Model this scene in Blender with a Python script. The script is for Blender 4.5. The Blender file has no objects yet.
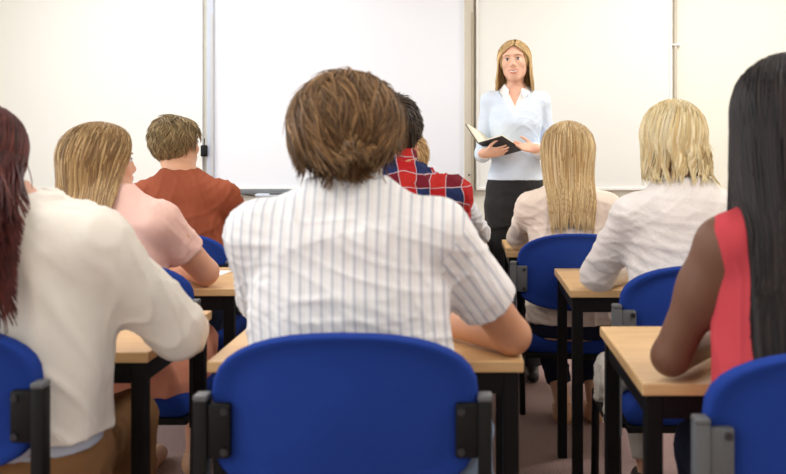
import bpy, bmesh, math, random
import numpy as np
from mathutils import Vector, Matrix
R = math.radians
rng = np.random.default_rng(7)
random.seed(7)
scene = bpy.context.scene
COL = scene.collection
F = 929.0; HX = 465.0; HY = 144.0; CZ = 1.2      # focal length in pixels, principal point, eye height

def V3(*a): return np.array(a, dtype=np.float64)

# ------------------------------------------------------------------ objects
def tag(o, label=None, cat=None, group=None, kind=None):
    if label: o['label'] = label
    if cat: o['category'] = cat
    if group: o['group'] = group
    if kind: o['kind'] = kind
    return o

def empty(name, loc, label, cat, group=None, rz=0):
    o = bpy.data.objects.new(name, None); COL.objects.link(o)
    o.location = loc; o.rotation_euler = (0, 0, rz); o.empty_display_size = .05
    return tag(o, label, cat, group)

def link(name, me, parent=None, world=True):
    o = bpy.data.objects.new(name, me); COL.objects.link(o)
    if parent is not None:
        o.parent = parent
        if world:      # geometry given in world coordinates
            o.matrix_parent_inverse = Matrix.Translation(Vector(parent.location)).inverted() if parent.type == 'EMPTY' and parent.parent is None else Matrix.Identity(4)
    return o

def shade(me, on=True):
    me.polygons.foreach_set('use_smooth', [on] * len(me.polygons)); me.update()

def mesh_np(name, verts, faces, mat, smooth=True):
    verts = np.asarray(verts, np.float32); faces = np.asarray(faces, np.int32)
    me = bpy.data.meshes.new(name)
    n = faces.shape[1]
    me.vertices.add(len(verts)); me.vertices.foreach_set('co', verts.ravel())
    me.loops.add(faces.size); me.loops.foreach_set('vertex_index', faces.ravel())
    me.polygons.add(len(faces))
    me.polygons.foreach_set('loop_start', np.arange(0, faces.size, n, dtype=np.int32))
    me.polygons.foreach_set('loop_total', np.full(len(faces), n, dtype=np.int32))
    me.update(calc_edges=True); me.validate()
    if mat: me.materials.append(mat)
    if smooth: shade(me)
    return me

# ------------------------------------------------------------------ materials
def new_mat(name):
    m = bpy.data.materials.new(name); m.use_nodes = True
    nt = m.node_tree; return m, nt, nt.nodes['Principled BSDF']

def srgb(r, g, b):
    f = lambda c: (c/255/12.92) if c/255 <= .04045 else ((c/255+.055)/1.055)**2.4
    return (f(r), f(g), f(b), 1)

def noise_node(nt, scale, detail=3, rough=.5, coord='Object'):
    tc = nt.nodes.new('ShaderNodeTexCoord'); n = nt.nodes.new('ShaderNodeTexNoise')
    n.inputs['Scale'].default_value = scale; n.inputs['Detail'].default_value = detail
    n.inputs['Roughness'].default_value = rough
    nt.links.new(tc.outputs[coord], n.inputs['Vector']); return n

def mat(name, col, rough=.6, metal=0, var=0, vscale=8, bump=0, bscale=60, spec=.5, sss=0, sheen=0):
    m, nt, p = new_mat(name)
    c = srgb(*col)
    p.inputs['Base Color'].default_value = c; p.inputs['Roughness'].default_value = rough
    p.inputs['Metallic'].default_value = metal; p.inputs['Specular IOR Level'].default_value = spec
    if sss:
        p.inputs['Subsurface Weight'].default_value = sss; p.inputs['Subsurface Scale'].default_value = .01
        p.inputs['Subsurface Radius'].default_value = (1, .35, .2)
    if sheen: p.inputs['Sheen Weight'].default_value = sheen
    if var:
        n = noise_node(nt, vscale); r = nt.nodes.new('ShaderNodeValToRGB')
        r.color_ramp.elements[0].position = .3; r.color_ramp.elements[1].position = .7
        r.color_ramp.elements[0].color = tuple(x*(1-var) for x in c[:3])+(1,)
        r.color_ramp.elements[1].color = tuple(min(1, x*(1+var)) for x in c[:3])+(1,)
        nt.links.new(n.outputs['Fac'], r.inputs['Fac']); nt.links.new(r.outputs['Color'], p.inputs['Base Color'])
    if bump:
        n2 = noise_node(nt, bscale, 4); b = nt.nodes.new('ShaderNodeBump')
        b.inputs['Strength'].default_value = bump; b.inputs['Distance'].default_value = .004
        nt.links.new(n2.outputs['Fac'], b.inputs['Height']); nt.links.new(b.outputs['Normal'], p.inputs['Normal'])
    return m

def hair_mat(name):
    m, nt, p = new_mat(name)
    a = nt.nodes.new('ShaderNodeAttribute'); a.attribute_name = 'hcol'
    nt.links.new(a.outputs['Color'], p.inputs['Base Color'])
    p.inputs['Roughness'].default_value = .5; p.inputs['Specular IOR Level'].default_value = .25
    return m
HAIR = hair_mat('hair')

def wood_mat():
    m, nt, p = new_mat('beech_laminate')
    tc = nt.nodes.new('ShaderNodeTexCoord'); mp = nt.nodes.new('ShaderNodeMapping')
    mp.inputs['Scale'].default_value = (1.2, 14, 14)
    n = nt.nodes.new('ShaderNodeTexNoise'); n.inputs['Scale'].default_value = 5; n.inputs['Detail'].default_value = 6
    r = nt.nodes.new('ShaderNodeValToRGB')
    r.color_ramp.elements[0].position = .3; r.color_ramp.elements[0].color = srgb(214, 172, 116)
    r.color_ramp.elements[1].position = .75; r.color_ramp.elements[1].color = srgb(232, 196, 146)
    nt.links.new(tc.outputs['Object'], mp.inputs['Vector']); nt.links.new(mp.outputs[0], n.inputs['Vector'])
    nt.links.new(n.outputs['Fac'], r.inputs['Fac']); nt.links.new(r.outputs['Color'], p.inputs['Base Color'])
    p.inputs['Roughness'].default_value = .38
    return m

def carpet_mat():
    m, nt, p = new_mat('carpet')
    n = noise_node(nt, 190, 3, .7); n2 = noise_node(nt, 3, 2)
    r = nt.nodes.new('ShaderNodeValToRGB')
    r.color_ramp.elements[0].position = .36; r.color_ramp.elements[0].color = srgb(112, 90, 88)
    r.color_ramp.elements[1].position = .66; r.color_ramp.elements[1].color = srgb(204, 174, 168)
    nt.links.new(n.outputs['Fac'], r.inputs['Fac']); nt.links.new(r.outputs['Color'], p.inputs['Base Color'])
    b = nt.nodes.new('ShaderNodeBump'); b.inputs['Strength'].default_value = .6; b.inputs['Distance'].default_value = .004
    nt.links.new(n.outputs['Fac'], b.inputs['Height']); nt.links.new(b.outputs['Normal'], p.inputs['Normal'])
    p.inputs['Roughness'].default_value = .95; p.inputs['Specular IOR Level'].default_value = .1
    return m

def ramp_mat(name, build):
    """cloth whose pattern follows the weave coordinates su / sv stored on the garment"""
    m, nt, p = new_mat(name)
    su = nt.nodes.new('ShaderNodeAttribute'); su.attribute_name = 'su'
    sv = nt.nodes.new('ShaderNodeAttribute'); sv.attribute_name = 'sv'
    build(nt, p, su.outputs['Fac'], sv.outputs['Fac'])
    p.inputs['Roughness'].default_value = .85; p.inputs['Specular IOR Level'].default_value = .15
    n2 = noise_node(nt, 25, 4); b = nt.nodes.new('ShaderNodeBump')
    b.inputs['Strength'].default_value = .25; b.inputs['Distance'].default_value = .006
    nt.links.new(n2.outputs['Fac'], b.inputs['Height']); nt.links.new(b.outputs['Normal'], p.inputs['Normal'])
    return m

def mnode(nt, op, a, b=None, c=None):
    n = nt.nodes.new('ShaderNodeMath'); n.operation = op
    for i, x in enumerate((a, b, c)):
        if x is None: continue
        if isinstance(x, (int, float)): n.inputs[i].default_value = x
        else: nt.links.new(x, n.inputs[i])
    return n.outputs[0]

def stripes(nt, p, su, sv):
    f = mnode(nt, 'FRACT', mnode(nt, 'DIVIDE', su, .0215))
    r = nt.nodes.new('ShaderNodeValToRGB'); r.color_ramp.interpolation = 'LINEAR'
    els = r.color_ramp.elements
    W_, G_, B_ = srgb(247, 246, 246), srgb(211, 213, 220), srgb(232, 229, 226)
    els[0].position = 0; els[0].color = W_; els[1].position = 1; els[1].color = W_
    for pos, c in ((.1, W_), (.2, G_), (.4, G_), (.5, W_), (.58, W_), (.66, B_), (.74, W_), (.80, W_)):
        e = els.new(pos); e.color = c
    nt.links.new(f, r.inputs['Fac']); nt.links.new(r.outputs['Color'], p.inputs['Base Color'])

def plaid(nt, p, su, sv):
    def band(src, per, off, w):
        f = mnode(nt, 'FRACT', mnode(nt, 'ADD', mnode(nt, 'DIVIDE', src, per), off))
        return mnode(nt, 'LESS_THAN', f, w)
    red, navy, white = srgb(184, 44, 40), srgb(38, 48, 88), srgb(190, 168, 176)
    def mix(f, a, b):
        n = nt.nodes.new('ShaderNodeMix'); n.data_type = 'RGBA'
        nt.links.new(f, n.inputs[0])
        for i, x in ((6, a), (7, b)):
            if isinstance(x, tuple): n.inputs[i].default_value = x
            else: nt.links.new(x, n.inputs[i])
        return n.outputs[2]
    nz = noise_node(nt, 9, 2); nz2 = noise_node(nt, 7, 2)
    su = mnode(nt, 'MULTIPLY_ADD', nz.outputs['Fac'], .05, su); sv = mnode(nt, 'MULTIPLY_ADD', nz2.outputs['Fac'], .07, sv)
    bu = band(su, .105, .25, .5); bv = band(sv, .105, .1, .5)
    s = mnode(nt, 'ADD', bu, bv)
    both = mnode(nt, 'GREATER_THAN', s, 1.5); one = mnode(nt, 'GREATER_THAN', s, .5)
    c = mix(bv, red, srgb(176, 34, 38)); c = mix(bu, c, srgb(112, 30, 44)); c = mix(both, c, navy)
    wl = mnode(nt, 'MAXIMUM', band(su, .0525, .5, .055), band(sv, .0525, .2, .055))
    c = mix(wl, c, white)
    nt.links.new(c, p.inputs['Base Color'])

M = dict(
    wall=mat('cream_wall', (240, 237, 224), .9, var=.01, vscale=1.5, bump=.05, bscale=200, spec=.1),
    ceil=mat('white_ceiling', (245, 245, 242), .95),
    board=mat('whiteboard', (240, 243, 250), .45, spec=.3),
    board2=mat('whiteboard_warm', (240, 241, 236), .45, spec=.3),
    alu=mat('anodised_aluminium', (198, 206, 220), .5, 0),
    beige=mat('beige_rail', (208, 200, 184), .5),
    darkgrey=mat('dark_grey_plastic', (110, 114, 118), .5),
    rail2=mat('rail_dark_strip', (176, 164, 140), .6),
    white=mat('white_plastic', (244, 243, 238), .5),
    black=mat('black_powder_coat', (9, 9, 10), .5, spec=.25, bump=.05, bscale=400),
    blackpl=mat('black_plastic', (12, 12, 13), .5, spec=.25),
    greypl=mat('grey_plastic', (92, 95, 98), .45),
    steel=mat('steel_bolt', (70, 72, 76), .35, .8),
    blue=mat('blue_upholstery', (35, 62, 142), .95, var=.06, vscale=300, bump=.35, bscale=500, spec=.1, sheen=.0),
    wood=wood_mat(), carpet=carpet_mat(),
    paper=mat('paper', (248, 248, 250), .8),
    cover=mat('dark_book_cover', (52, 48, 46), .55),
    pages=mat('book_pages', (240, 230, 206), .8),
    eye=mat('eye_white', (235, 230, 225), .2), iris=mat('blue_grey_iris', (62, 66, 70), .2),
    teeth=mat('teeth', (250, 246, 238), .3),
    shoe=mat('black_leather', (24, 22, 22), .4), tan=mat('tan_leather', (196, 150, 116), .5),
    base=mat('grey_skirting', (196, 194, 188), .6),
)

# ------------------------------------------------------------------ hard-surface helper
class MB:
    def __init__(s): s.bm = bmesh.new()
    def box(s, lo, hi, bev=0, seg=2, mtx=None):
        r = bmesh.ops.create_cube(s.bm, size=1)
        vs = r['verts']; lo = Vector(lo); hi = Vector(hi)
        for v in vs: v.co = Vector([(lo[i]+hi[i])/2 + v.co[i]*(hi[i]-lo[i]) for i in range(3)])
        if bev:
            es = list({e for v in vs for e in v.link_edges})
            q = bmesh.ops.bevel(s.bm, geom=es, offset=bev, segments=seg, affect='EDGES', profile=.5)
            vs = list({v for f in q['faces'] for v in f.verts} | {v for v in vs if v.is_valid})
        if mtx is not None:
            for v in vs: v.co = mtx @ v.co
        return vs
    def tube(s, pts, r, n=10, flat=1.0):
        pts = [Vector(p) for p in pts]; rs = r if isinstance(r, (list, tuple)) else [r]*len(pts)
        rings = []
        for i, p in enumerate(pts):
            d = (pts[min(i+1, len(pts)-1)] - pts[max(i-1, 0)]).normalized()
            u = d.cross(Vector((0, 0, 1)));
            if u.length < .05: u = d.cross(Vector((0, 1, 0)))
            u.normalize(); w = d.cross(u)
            rings.append([s.bm.verts.new(p + (u*math.cos(a)+w*math.sin(a)*flat)*rs[i]) for a in [2*math.pi*k/n for k in range(n)]])
        for a, b in zip(rings, rings[1:]):
            for k in range(n): s.bm.faces.new((a[k], a[(k+1) % n], b[(k+1) % n], b[k]))
        s.bm.faces.new(rings[0][::-1]); s.bm.faces.new(rings[-1])
    def prism(s, outline, t0, t1, fn):
        """outline in (u, w); fn(u, w, t) -> xyz; closed slab between t0 and t1"""
        a = [s.bm.verts.new(fn(u, w, t0)) for u, w in outline]; b = [s.bm.verts.new(fn(u, w, t1)) for u, w in outline]
        n = len(a)
        s.bm.faces.new(a[::-1]); s.bm.faces.new(b)
        for k in range(n): s.bm.faces.new((a[k], a[(k+1) % n], b[(k+1) % n], b[k]))
    def build(s, name, m, parent=None, smooth=False, angle=35):
        bmesh.ops.recalc_face_normals(s.bm, faces=s.bm.faces)
        me = bpy.data.meshes.new(name); s.bm.to_mesh(me); s.bm.free()
        me.materials.append(m)
        if smooth:
            shade(me)
            try: me.set_sharp_from_angle(angle=R(angle))
            except Exception: pass
        o = bpy.data.objects.new(name, me); COL.objects.link(o)
        if parent is not None: o.parent = parent
        return o

def copy_tree(o, parent=None):
    c = o.copy(); COL.objects.link(c); c.parent = parent
    for ch in list(o.children): copy_tree(ch, c)
    return c

# ------------------------------------------------------------------ the room
WY = 5.7
def struct(o, name=None): o['kind'] = 'structure'; return o
XL, XR, YB, ZC = -3.1, 3.1, -2.6, 2.75
m = MB(); m.box((XL-.1, YB-.1, -.1), (XR+.1, WY+.1, 0)); struct(m.build('floor', M['carpet']))
m = MB(); m.box((XL-.1, YB-.1, ZC), (XR+.1, WY+.1, ZC+.1)); struct(m.build('ceiling', M['ceil']))
m = MB(); m.box((XL-.1, WY, 0), (XR+.1, WY+.1, ZC)); struct(m.build('wall_front', M['wall']))
m = MB(); m.box((XL-.1, YB-.1, 0), (XR+.1, YB, ZC)); struct(m.build('wall_back', M['wall']))
m = MB(); m.box((XR, YB, 0), (XR+.1, WY, ZC)); struct(m.build('wall_right', M['wall']))
m = MB()                                     # left wall with a long window opening
m.box((XL-.1, YB, 0), (XL, WY, .9)); m.box((XL-.1, YB, 2.45), (XL, WY, ZC))
m.box((XL-.1, YB, .9), (XL, -1.6, 2.45)); m.box((XL-.1, 4.6, .9), (XL, WY, 2.45))
struct(m.build('wall_left', M['wall']))
m = MB()
for y in (-1.6, -.05, 1.5, 3.05, 4.55): m.box((XL-.08, y, .9), (XL-.02, y+.05, 2.45))
m.box((XL-.08, -1.6, .9), (XL-.02, 4.6, .95)); m.box((XL-.08, -1.6, 2.4), (XL-.02, 4.6, 2.45))
struct(m.build('window_1', M['white']))
m = MB(); m.box((XL, WY-.015, 0), (XR, WY, .1), .003); struct(m.build('baseboard_front', M['base']))

def wp(px, py, y=WY): return ((px-HX)/F*y, CZ-(py-HY)/F*y)
def board(px0, px1, pyb, ztop, mt, fr, label, fw=.012):
    x0, zb = wp(px0, pyb); x1, _ = wp(px1, pyb)
    e = empty('whiteboard', ((x0+x1)/2, WY-.02, zb), label, 'whiteboard')
    cx = (x0+x1)/2; w = (x1-x0)/2; h = ztop-zb
    a = MB(); a.box((-w, -.004, 0), (w, .018, h), .002); a.build('panel', mt, e)
    a = MB()
    a.box((-w-fw, -.014, -fw), (-w+.004, .018, h+fw), .002); a.box((w-.004, -.014, -fw), (w+fw, .018, h+fw), .002)
    a.box((-w, -.014, -fw), (w, .018, .004), .002); a.box((-w, -.014, h-.004), (w, .018, h+fw), .002)
    a.build('frame', fr, e)
    return e, w
bd, w = board(214, 464, 188, 2.32, M['board'], M['white'], 'large central whiteboard with a grey pen rail along its lower edge', .006)
a = MB(); a.box((-w, -.05, -.035), (w, .018, -.004), .006); a.build('pen_rail', M['darkgrey'], bd, True)
bd2, w = board(478, 669, 188, 2.32, M['board2'], M['white'], 'whiteboard with a thin white frame behind the standing teacher')
bd3, w = board(-120, 203, 189, 2.32, M['board2'], M['white'], 'whiteboard at the left end of the wall above the students', .006)
# vertical posts beside the boards
def post(px0, px1, pyb, mt, label, depth=.05):
    x0, zb = wp(px0, pyb, WY-.05); x1, _ = wp(px1, pyb, WY-.05)
    e = empty('board_post', ((x0+x1)/2, WY-.03, zb), label, 'post')
    w = (x1-x0)/2
    a = MB(); a.box((-w, -.02, 0), (w, .03, ZC-zb-.3), .006, 3); a.build('post_body', mt, e, True)
    return e, w
e, w = post(206.5, 213.5, 195, M['alu'], 'pale blue-grey vertical post left of the central whiteboard')
a = MB(); a.box((w-.008, -.026, .005), (w-.003, -.0205, 1.1)); a.build('groove', M['beige'], e)
e, w = post(464.5, 473.5, 193, M['beige'], 'beige-grey vertical post between the two whiteboards by the teacher')
a = MB(); a.box((w-.012, -.026, .002), (w-.004, -.0205, 1.1)); a.build('groove', M['rail2'], e)  # groove strip in a darker beige than the post
a = MB(); a.tube([(.0, -.02, .11), (.0, -.027, .11)], .006); a.build('screw', M['steel'], e, True)
# pen tray parts & marker clip
x, z = wp(282, 193)
e = empty('pen_tray', (x, WY-.08, z), 'small light grey tray clipped under the central whiteboard', 'tray')
a = MB(); a.box((-.14, -.05, -.02), (.14, .08, .002), .012, 3); a.build('tray_body', M['alu'], e, True)
a = MB(); a.box((-.05, -.051, -.004), (.10, -.02, .01), .003); a.build('marker_pen', M['greypl'], e, True)
x, z = wp(48, 193)
e = MB(); e.box((-.035, -.03, -.02), (.035, .03, .02), .006)
o = e.build('board_clip', M['darkgrey'], None, True); o.location = (x, WY-.03, z); tag(o, 'small dark grey clip box under the left whiteboard', 'clip')
x, z = wp(207, 150)
e = MB(); e.box((-.02, -.012, -.04), (.02, .012, .03), .008, 3); e.tube([(0, 0, .03), (.004, 0, .07)], .003)
o = e.build('wall_hook', M['blackpl'], None, True); o.location = (x, WY-.064, z); tag(o, 'small black hook on the blue-grey post beside the rust shirt man', 'hook')
e = MB(); x0, z0 = wp(240, 197); x1, z1 = wp(330, 197)
e.tube([(x0+(x1-x0)*t, WY-.003, z0-.035*math.sin(math.pi*t)+.022) for t in np.linspace(0, 1, 16)], .003, 6)
o = e.build('cable', M['greypl'], None, True); tag(o, 'thin grey cable sagging under the central whiteboard', 'cable')
x, z = wp(675, 45)
e = empty('conduit_pipe', (x, WY-.012, .1), 'thin cream conduit pipe running up the wall right of the boards', 'pipe')
a = MB(); a.tube([(0, 0, 0), (0, 0, ZC-.1)], .011, 12); a.build('pipe_body', M['beige'], e, True)
a = MB(); a.box((-.022, -.014, z-.1-.006), (.03, .011, z-.1+.006), .003); a.build('clamp', M['white'], e)

# ------------------------------------------------------------------ chairs
def pad_outline(w=.25, ztop=.852, zs=.735, zl=.635, zb=.552, n=18):
    pts = []
    # right side up, top arch, left side down, bottom arch
    def sup(a, e): c, s_ = math.cos(a), math.sin(a); return math.copysign(abs(c)**(2/e), c), math.copysign(abs(s_)**(2/e), s_)
    for k in range(n+1):
        c, s_ = sup(math.pi*k/n, 2.35); pts.append((w*c, zs+(ztop-zs)*s_))
    for k in range(n+1):
        c, s_ = sup(math.pi+math.pi*k/n, 2.6); pts.append((w*c*.97, zl+(zl-zb)*s_))
    return pts
def make_chair():
    root = empty('classroom_chair', (0, 0, 0), 'x', 'chair', 'blue upholstered classroom chairs')
    # backrest: local y=0 is the rear face, students face +y
    bm = bmesh.new(); out = pad_outline(); n = len(out); cz = .70
    layers = [(-.000, .90), (-.012, .965), (-.004, .992), (.012, 1.0), (.028, .992), (.038, .965), (.03, .90)]
    rings = []
    curve = lambda u: -.045*(1-(u/.25)**2)+.02     # gentle wrap around the sitter
    for t, s in layers:
        rings.append([bm.verts.new((u*s, t+.0+curve(u*s), cz+(z-cz)*s)) for u, z in out])
    for A, B in zip(rings, rings[1:]):
        for k in range(n): bm.faces.new((A[k], A[(k+1) % n], B[(k+1) % n], B[k]))
    for ring, t0, sgn in ((rings[0], layers[0], -1), (rings[-1], layers[-1], 1)):
        prev = ring
        for s in (.75, .5, .25):
            cur = [bm.verts.new((u*s, t0[0]+sgn*.010*(1-s)*1.3+curve(u*s), cz+(z-cz)*s)) for u, z in out]
            for k in range(n): bm.faces.new((prev[k], prev[(k+1) % n], cur[(k+1) % n], cur[k]))
            prev = cur
        c = bm.verts.new((0, t0[0]+sgn*.0135+curve(0), cz))
        for k in range(n): bm.faces.new((prev[k], prev[(k+1) % n], c))
    bmesh.ops.recalc_face_normals(bm, faces=bm.faces)
    me = bpy.data.meshes.new('backrest'); bm.to_mesh(me); bm.free(); me.materials.append(M['blue']); shade(me)
    o = bpy.data.objects.new('backrest', me); COL.objects.link(o); o.parent = root
    a = MB(); a.box((-.225, .05, .365), (.225, .49, .435), .03, 4); a.build('seat', M['blue'], root, True, 80)
    a = MB(); a.box((-.22, .06, .345), (.22, .48, .368), .005); a.build('seat_pan', M['blackpl'], root)
    for sx in (-1, 1):
        a = MB(); a.box((sx*.229-.022, -.012, .62), (sx*.229+.022, .008, .722), .006, 2)
        b = a.build('bracket', M['blackpl'], root, True)
        for z in (.634, .708):
            c = MB(); c.tube([(sx*.218, -.011, z), (sx*.218, -.017, z)], .007, 10); c.build('bolt', M['steel'], b, True)
        a = MB(); a.box((sx*.262-.013, -.016, .36), (sx*.262+.013, .020, .728), .004, 2); a.build('upright', M['black'], root, True)
        a = MB(); a.box((sx*.262-.0135, -.0165, .726), (sx*.262+.0135, .0205, .738), .004, 2); a.build('end_cap', M['greypl'], root, True)
        a = MB(); a.tube([(sx*.262, .004, .38), (sx*.262, -.02, .005)], .0135, 10); a.build('leg', M['black'], root, True)
        a = MB(); a.tube([(sx*.262, .43, .38), (sx*.262, .46, .005)], .0135, 10); a.build('leg', M['black'], root, True)
        a = MB(); a.box((sx*.262-.011, .0, .345), (sx*.262+.011, .45, .37), .004)
        a.box((min(sx*.2, sx*.262), .1, .35), (max(sx*.2, sx*.262), .13, .365)); a.box((min(sx*.2, sx*.262), .4, .35), (max(sx*.2, sx*.262), .43, .365)); a.build('side_rail', M['black'], root)
    return root
CH = make_chair()
chairs = [  # x, y, rz, label
    (-.225, 1.72, 0, 'blue chair in the foreground centre, under the man in the striped shirt'),
    (-1.09, 1.81, 0, 'blue chair at the left edge of the photo, under the woman in the cream blouse'),
    (.662, 1.575, 0, 'blue chair in the right foreground, under the long black-haired woman in coral'),
    (.700, 2.68, 0, 'blue chair under the blonde woman in the white lace-sleeved top'),
    (.45, 3.62, -8, 'blue chair under the blonde woman in cream nearest the teacher'),
    (-1.065, 2.76, 0, 'blue chair under the blonde woman in the pink top'),
    (-1.195, 3.68, 0, 'blue chair under the man in the rust-coloured T-shirt'),
    (-.23, 2.80, 0, 'blue chair under the man in the red plaid shirt'),
    (-.22, 3.93, 0, 'blue chair under the light-haired student hidden in front of the plaid shirt'),
]
for i, (x, y, rz, lab) in enumerate(chairs):
    o = CH if i == 0 else copy_tree(CH)
    o.location = (x, y, 0); o.rotation_euler = (0, 0, R(rz)); o['label'] = lab
    if i in (2, 3, 4):
        for c in o.children:
            if c.name.split('.')[0] in ('bracket', 'upright'):
                c.data = c.data.copy(); c.data.materials[0] = M['greypl']

# ------------------------------------------------------------------ desks
def make_desk():
    root = empty('school_desk', (0, 0, 0), 'x', 'desk', 'beech-topped school desks')
    W_, D_ = .70, .54
    a = MB(); a.box((0, 0, .695), (W_, D_, .72), .003, 2); a.build('desktop', M['wood'], root)
    a = MB(); a.box((.03, .015, .645), (W_-.03, .04, .6945)); a.box((.03, D_-.04, .645), (W_-.03, D_-.015, .6945))
    a.box((.015, .03, .645), (.04, D_-.03, .6945)); a.box((W_-.04, .03, .645), (W_-.015, D_-.03, .6945)); a.build('frame_rail', M['black'], root)
    for x in (.01, W_-.045):
        for y in (.012, D_-.047):
            a = MB(); a.box((x, y, .0), (x+.035, y+.035, .6945), .003); a.build('leg', M['black'], root)
    return root
DK = make_desk()
desks = [
    (-.57, 2.05, 'desk in the foreground centre, in front of the man in the striped shirt'),
    (-1.43, 2.14, 'desk at the front left, in front of the woman in the cream blouse'),
    (.355, 1.86, 'desk at the front right with the paper, under the elbow of the woman in coral'),
    (-1.46, 3.08, 'desk under the arm of the blonde woman in pink'),
    (.345, 3.05, 'desk under the arm of the blonde woman in the white lace-sleeved top'),
    (-.64, 3.32, 'desk in front of the man in the plaid shirt, mostly hidden behind the striped shirt'),
    (-1.55, 4.20, 'desk in front of the man in the rust-coloured T-shirt'),
    (-.60, 4.42, 'desk showing a sliver of its right end just left of the teacher\'s trousers'),
    (.185, 4.13, 'desk in front of the cream-topped blonde, just before the teacher'),
]
for i, (x, y, lab) in enumerate(desks):
    o = DK if i == 0 else copy_tree(DK)
    o.location = (x, y, 0); o['label'] = lab
    if i == 2: o.scale = (1, 1.09, 1)

def sheet(x, y, w, h, rz, label, z=.7205):
    a = MB(); a.box((-w/2, -h/2, 0), (w/2, h/2, .004), 0)
    o = a.build('paper_pad', M['paper']); o.location = (x, y, z); o.rotation_euler = (0, 0, R(rz)); tag(o, label, 'paper'); return o
sheet(.69, 2.34, .15, .2, 8, 'white paper pad on the front right desk, beyond the hand of the woman in coral')
sheet(-.99, 3.36, .2, .28, -6, 'white paper pad on the desk of the blonde woman in pink')
sheet(-.22, 2.40, .2, .28, 5, 'white paper pad on the desk of the striped shirt man')
sheet(-1.12, 2.45, .2, .28, 5, 'white paper pad on the desk of the woman in the cream blouse')
sheet(-.98, 4.22, .2, .28, 0, 'white paper pad on the desk of the man in the rust T-shirt')
sheet(.72, 3.4, .2, .28, 0, 'white paper pad on the desk of the woman with lace sleeves')

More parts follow.
